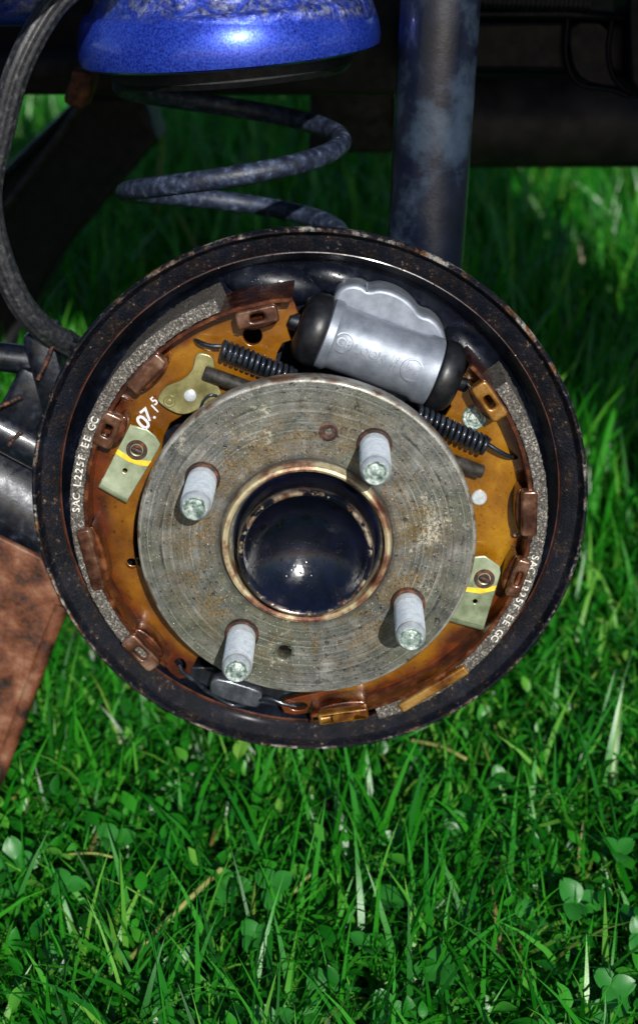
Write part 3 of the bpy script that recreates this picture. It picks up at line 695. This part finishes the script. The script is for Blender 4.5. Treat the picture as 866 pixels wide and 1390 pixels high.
# axle stand
sx = U(-60, 760, .12)
zb = gz(.12)
st = thing('axle_stand', 'rusty red steel axle stand holding up the axle beam', 'axle stand', (sx.x-.02, .12, zb+.004))
leg = pxpoly([(-80, 690), (0, 729), (56, 757), (84, 822), (66, 868), (0, 1048), (-70, 1235), (-120, 1235), (-95, 900)], .105)
leg = [(x, max(z, zb+.002)) for x, z in leg]
plate('leg', leg, .105, .109, mt['stand'], st, (), .0012, 2)
plate('leg', [(2*(sx.x-.035)-x, z) for x, z in leg], .150, .154, mt['stand'], st, (), .0012, 2)
tz = U(0, 729, .105).z
tube('folded_edge', [Vector((x, .107, z)) for x, z in leg[3:7]], .0042, mt['stand'], st, 12)
box('post', (sx.x-.035, .13, (zb+tz)/2-.004), (.05, .018, tz-zb-.02), mt['stand'], st, .003)
box('foot', (sx.x-.09, .13, zb+.006), (.13, .09, .006), mt['stand'], st, .001)

# silencer and rail at the upper right
ex = thing('exhaust_silencer', 'dark sooty exhaust silencer tube lying across under the black rail', 'exhaust', tuple(U(760, 168, .50)))
a, b = U(560, 166, .50), U(1050, 164, .50); s3 = FPX/((a-CAM).dot(FW)); r = 61/s3
tube('tube', [a, a+(b-a)*.01, a+(b-a)*.99, b], [r*.9, r, r, r*.9], mt['exhaust'], ex, 48, 30)
rl = thing('bumper_rail', 'glossy black rear rail with bent bracket straps above the silencer', 'rail', tuple(U(760, 60, .29)))
YB = .285
plate('rail', pxpoly([(560, 24), (760, 20), (870, 26), (1000, 20), (1000, 96), (870, 108), (720, 104), (560, 104)], YB), YB, YB+.06, mt['gloss'], rl, (), .006, 4)
plate('lip', pxpoly([(560, 14), (770, 12), (860, 22), (860, 30), (760, 26), (560, 26)], YB-.012), YB-.012, YB+.03, mt['gloss'], rl, (), .002, 3)
plate('end_block', pxpoly([(850, -60), (1000, -60), (1000, 130), (866, 134), (852, 110)], YB-.02), YB-.022, YB+.03, mt['gloss'], rl, (), .003, 3)
plate('back_panel', pxpoly([(560, -120), (1050, -120), (1050, 140), (560, 140)], .62), .62, .63, mt['black'], rl, (), .002)
for q in ([(770, 24), (767, 70), (774, 100), (790, 116), (830, 122), (856, 132)], [(830, 28), (825, 70), (832, 104), (850, 124)]):
    tube('strap_edge', spline([U(x, y, YB-.006) for x, y in q], 8), .0016, mt['gloss'], rl, 10)
plate('strap', smoothpoly(pxpoly([(771, 26), (828, 28), (827, 70), (833, 104), (848, 122), (800, 117), (778, 102), (769, 70)], YB-.004), 1), YB-.006, YB+.004, mt['gloss'], rl, (), .002, 2)
ch = thing('corrugated_hose', 'ribbed corrugated black conduit running along the top of the rail', 'conduit', tuple(U(720, 0, YB)))
a, b = U(560, -4, YB-.01), U(800, 4, YB-.01); n = 150
P = [a+(b-a)*(i/n) for i in range(n+1)]
tube('ribs', P, [.0058 if i % 4 < 2 else .0047 for i in range(n+1)], mt['rubber'], ch, 16, 20)

# ------------------------------------------------------------------ lawn
def blades(n, ymin, ymax, hmin, hmax, wmin, wmax, seg=5, lean=(.15, 1.2), clear=True, xh=None):
    # density falls with distance from the camera
    y = np.empty(0); x = np.empty(0)
    while len(y) < n:
        u_ = rng.random(n); d0, d1 = ymin+.64, ymax+.64
        d = (d0**-.4 + u_*(d1**-.4-d0**-.4))**(-1/.4)
        yy = d-.64; hw = .27*np.hypot(d, .5)+.16
        xx = (rng.random(n)*2-1)*hw
        y = np.concatenate([y, yy]); x = np.concatenate([x, xx])
    x, y = x[:n], y[:n]
    h = hmin+(hmax-hmin)*rng.random(n)**1.6; w = wmin+(wmax-wmin)*rng.random(n)
    clump = .5+.5*np.sin(x*23+1.3*np.sin(y*17))*np.sin(y*19+x*7)
    h *= .75+.5*clump
    az = rng.random(n)*2*np.pi; le = lean[0]+(lean[1]-lean[0])*rng.random(n)
    face = az+np.pi/2+rng.normal(0, .6, n)
    z0 = G0+GS*y-.004
    V = np.zeros((n, seg*2+1, 3)); tw = rng.normal(0, .5, n)
    px_, py_, pz_ = x.copy(), y.copy(), z0.copy(); dirz = le*.25
    for s in range(seg+1):
        t = s/seg
        ww = w*(1-t**2.2)*(.65+.7*min(t*3, 1)*.5)
        fa = face+tw*t
        if s < seg:
            V[:, s*2, 0] = px_+np.cos(fa)*ww/2; V[:, s*2, 1] = py_+np.sin(fa)*ww/2; V[:, s*2, 2] = pz_
            V[:, s*2+1, 0] = px_-np.cos(fa)*ww/2; V[:, s*2+1, 1] = py_-np.sin(fa)*ww/2; V[:, s*2+1, 2] = pz_+ww*.12
        else:
            V[:, seg*2, 0] = px_; V[:, seg*2, 1] = py_; V[:, seg*2, 2] = pz_
        th = le*(.25+1.15*t)
        px_ = px_+np.cos(az)*np.sin(th)*h/seg; py_ = py_+np.sin(az)*np.sin(th)*h/seg; pz_ = pz_+np.cos(th)*h/seg
    return V, x, y
def grass_object(name, label, cat, V, m, tints, seg):
    n, k, _ = V.shape
    fq = []
    base = np.arange(n)*k
    quads = np.concatenate([np.stack([base+2*s, base+2*s+1, base+2*s+3, base+2*s+2], 1) for s in range(seg-1)])
    tris = np.stack([base+2*(seg-1), base+2*(seg-1)+1, base+2*seg], 1)
    me = bpy.data.meshes.new(name)
    nl = quads.size+tris.size; npoly = len(quads)+len(tris)
    me.vertices.add(n*k); me.vertices.foreach_set('co', V.reshape(-1).astype(np.float32))
    me.loops.add(nl); me.loops.foreach_set('vertex_index', np.concatenate([quads.ravel(), tris.ravel()]).astype(np.int32))
    me.polygons.add(npoly)
    ls_ = np.concatenate([np.arange(len(quads))*4, len(quads)*4+np.arange(len(tris))*3]).astype(np.int32)
    me.polygons.foreach_set('loop_start', ls_); me.update(calc_edges=True); me.validate()
    at = me.attributes.new('tint', 'FLOAT', 'POINT'); at.data.foreach_set('value', np.repeat(tints, k).astype(np.float32))
    o = link(name, me, m, None, 180, 'stuff'); o['label'] = label; o['category'] = cat
    return o
GC = [(0, lin(12, 64, 10)), (.3, lin(24, 110, 18)), (.6, lin(54, 144, 32)), (.82, lin(106, 166, 60)), (.93, lin(124, 150, 64)), (1, lin(128, 116, 66))]
mg = M_grass('grass_blade', GC, .36)
seg = 5
Va, xa, ya_ = blades(34000, -.22, .9, .035, .095, .0018, .0056, seg, (.3, 2.1))
Vb, xb, yb_ = blades(26000, .45, 4.5, .07, .17, .003, .0075, seg, (.1, 1.1))
Vg = np.concatenate([Va, Vb]); n = len(Vg)
tint = np.clip(rng.beta(2.2, 3.2, n)+ (rng.random(n) > .98)*.36, 0, 1)
grass_object('grass', 'wet green lawn grass covering the ground under the car', 'grass', Vg, mg, tint, seg)

# low broad leaves between the blades, too many to count
def leaf_mesh(n=8, wid=.75, notch=.0):
    V = [(0, 0, 0)]; F = []
    for i in range(n+1):
        t = i/n; wv = wid*.5*math.sin(math.pi*min(t**.75, 1))**.8
        V += [(-wv, t, .10*math.sin(t*3)+.12*wv), (0, t-(notch if i == n else 0), .10*math.sin(t*3)-.03), (wv, t, .10*math.sin(t*3)+.12*wv)]
    for i in range(n):
        a = 1+3*i; F += [(a, a+1, a+4, a+3), (a+1, a+2, a+5, a+4)]
    return data_mesh('leaf', V[:], F)
def undergrowth(n):
    lm = leaf_mesh(5, .55); co = np.array([v.co for v in lm.vertices]); fa = [tuple(p.vertices) for p in lm.polygons]; bpy.data.meshes.remove(lm)
    k = len(co); V = np.zeros((n, k, 3))
    d0, d1 = .42, 2.2; d = (d0**-.6+rng.random(n)*(d1**-.6-d0**-.6))**(-1/.6); y = d-.64; x = (rng.random(n)*2-1)*(.27*np.hypot(d, .5)+.12)
    s = .006+.010*rng.random(n)**1.7; az = rng.random(n)*6.283; el = rng.normal(.3, .5, n); zz = G0+GS*y+.004+.044*rng.random(n)
    for i in range(k):
        a, b, c = co[i]; b2 = b*np.cos(el)-c*np.sin(el); c2 = b*np.sin(el)+c*np.cos(el)
        V[:, i, 0] = x+s*(a*np.cos(az)-b2*np.sin(az)); V[:, i, 1] = y+s*(a*np.sin(az)+b2*np.cos(az)); V[:, i, 2] = zz+s*c2
    F = np.concatenate([np.array(fa)+i*k for i in range(n)])
    me = bpy.data.meshes.new('ground_cover'); me.from_pydata(V.reshape(-1, 3).tolist(), [], F.tolist())
    at = me.attributes.new('tint', 'FLOAT', 'POINT'); at.data.foreach_set('value', np.repeat(np.clip(rng.beta(2.4, 3.5, n), 0, .85), k).astype(np.float32))
    o = link('ground_cover', me, mg, None, 180, 'stuff'); o['label'] = 'tiny wet weed leaves filling the gaps low in the lawn'; o['category'] = 'ground cover'
undergrowth(13000)
# dew beads on the grass
idx = rng.choice(n, 1500); sp = []
for i in idx:
    q = Vg[i, rng.integers(3, 9)]
    if q[1] < 1.4: sp.append((tuple(q), (0, -.3, 1), .0004+.0007*random.random()**2, 1.0))
o = droplets('dew', None, sp); o['label'] = 'small bright dew beads clinging to the lawn grass'; o['category'] = 'dew'

# clover plants
mc = M_grass('clover_leaf', [(0, lin(20, 84, 22)), (.5, lin(48, 128, 44)), (1, lin(110, 160, 96))], .4)
def leaflet():
    V = []; F = []; n = 7
    for i in range(n+1):
        t = i/n; w = .46*math.sin(math.pi*(.04+.93*t**.8))**.7
        nt_ = .10*(t == 1)
        V += [(-w, t+(.02 if t > .8 else 0), .14*w+.1*math.sin(t*2.6)), (-w*.5, t+.015, .03+.1*math.sin(t*2.6)), (0, t-nt_, .1*math.sin(t*2.6)-.02), (w*.5, t+.015, .03+.1*math.sin(t*2.6)), (w, t+(.02 if t > .8 else 0), .14*w+.1*math.sin(t*2.6))]
    for i in range(n):
        for j in range(4): a = 5*i+j; F.append((a, a+1, a+6, a+5))
    me = data_mesh('leaf', V, F); at = me.attributes.new('tint', 'FLOAT', 'POINT')
    vals = [.45]*len(V)
    at.data.foreach_set('value', vals)
    me.materials.append(mc); me.polygons.foreach_set('use_smooth', [True]*len(me.polygons)); return me
LM = leaflet()
SM = data_mesh('stem', *tubemesh([(0, 0, -1), (.03, .02, -.5), (0, 0, 0)], .03, 6)); SM.materials.append(mc)
spots = []
cl = [(28, 1200), (486, 1255), (505, 1275), (355, 1200), (760, 1190), (555, 1190), (45, 1090), (700, 1235), (855, 1195), (590, 1235), (790, 1260), (100, 1265), (250, 1240), (640, 1090), (400, 1140), (150, 1110), (300, 1160), (820, 1120), (540, 1080), (690, 1010), (70, 1150), (440, 1290), (620, 1290), (230, 1330), (520, 1350), (720, 1340), (90, 1350), (350, 1330), (830, 1330)]
for k, (px, py) in enumerate(cl):
    h = .030+.022*random.random()
    d = FW + RT*((px-PP[0])/FPX) + UP*((PP[1]-py)/FPX)
    t = (G0+h-CAM.z+GS*CAM.y)/(d.z-GS*d.y)
    p = CAM+d*t
    tilt_ = R(random.uniform(15, 48))
    c = thing('clover', 'clover plant with rounded notched leaves growing among the lawn grass', 'clover', (p.x, p.y, gz(p.y)), 'clover plants in the lawn')
    c.rotation_euler = (tilt_, R(random.uniform(-15, 15)), 0)
    a0 = random.uniform(0, 360); s = random.uniform(.009, .0145)
    for j in range(3):
        l = bpy.data.objects.new('leaf', LM); COL.objects.link(l); l.parent = c
        l.location = (0, 0, h); l.scale = (s, s, s); l.rotation_euler = (R(random.uniform(-5, 30)), R(random.uniform(-12, 12)), R(a0+120*j+random.uniform(-12, 12)))
    l = bpy.data.objects.new('stem', SM); COL.objects.link(l); l.parent = c; l.location = (0, 0, h); l.scale = (.02, .02, h)
# dry straws lying in the lawn
ms_ = simple('dry_straw', [(.35, lin(92, 100, 40)), (.6, lin(150, 152, 84)), (.75, lin(176, 172, 116))], 150, (.5, .7), 0, .3, .0004, 700)
for k, (pa_, pb_, r_) in enumerate([((178, 1300), (300, 1180), .0015), ((395, 1215), (430, 1180), .0009), ((560, 1005), (632, 1030), .0012), ((90, 1160), (160, 1165), .0007)]):
    def hit(q, h):
        d = FW + RT*((q[0]-PP[0])/FPX) + UP*((PP[1]-q[1])/FPX); t = (G0+h-CAM.z+GS*CAM.y)/(d.z-GS*d.y); return CAM+d*t
    a, b = hit(pa_, .038), hit(pb_, .046); m_ = (a+b)/2+Vector((.001, 0, .002))
    V, F = tubemesh(spline([a, m_, b], 8), r_, 8)
    o = link('dry_straw', data_mesh('dry_straw', V, F), ms_, None, 60); tag(o, 'pale dry straw stalk lying across the green lawn grass', 'straw', 'dry straws in the lawn')
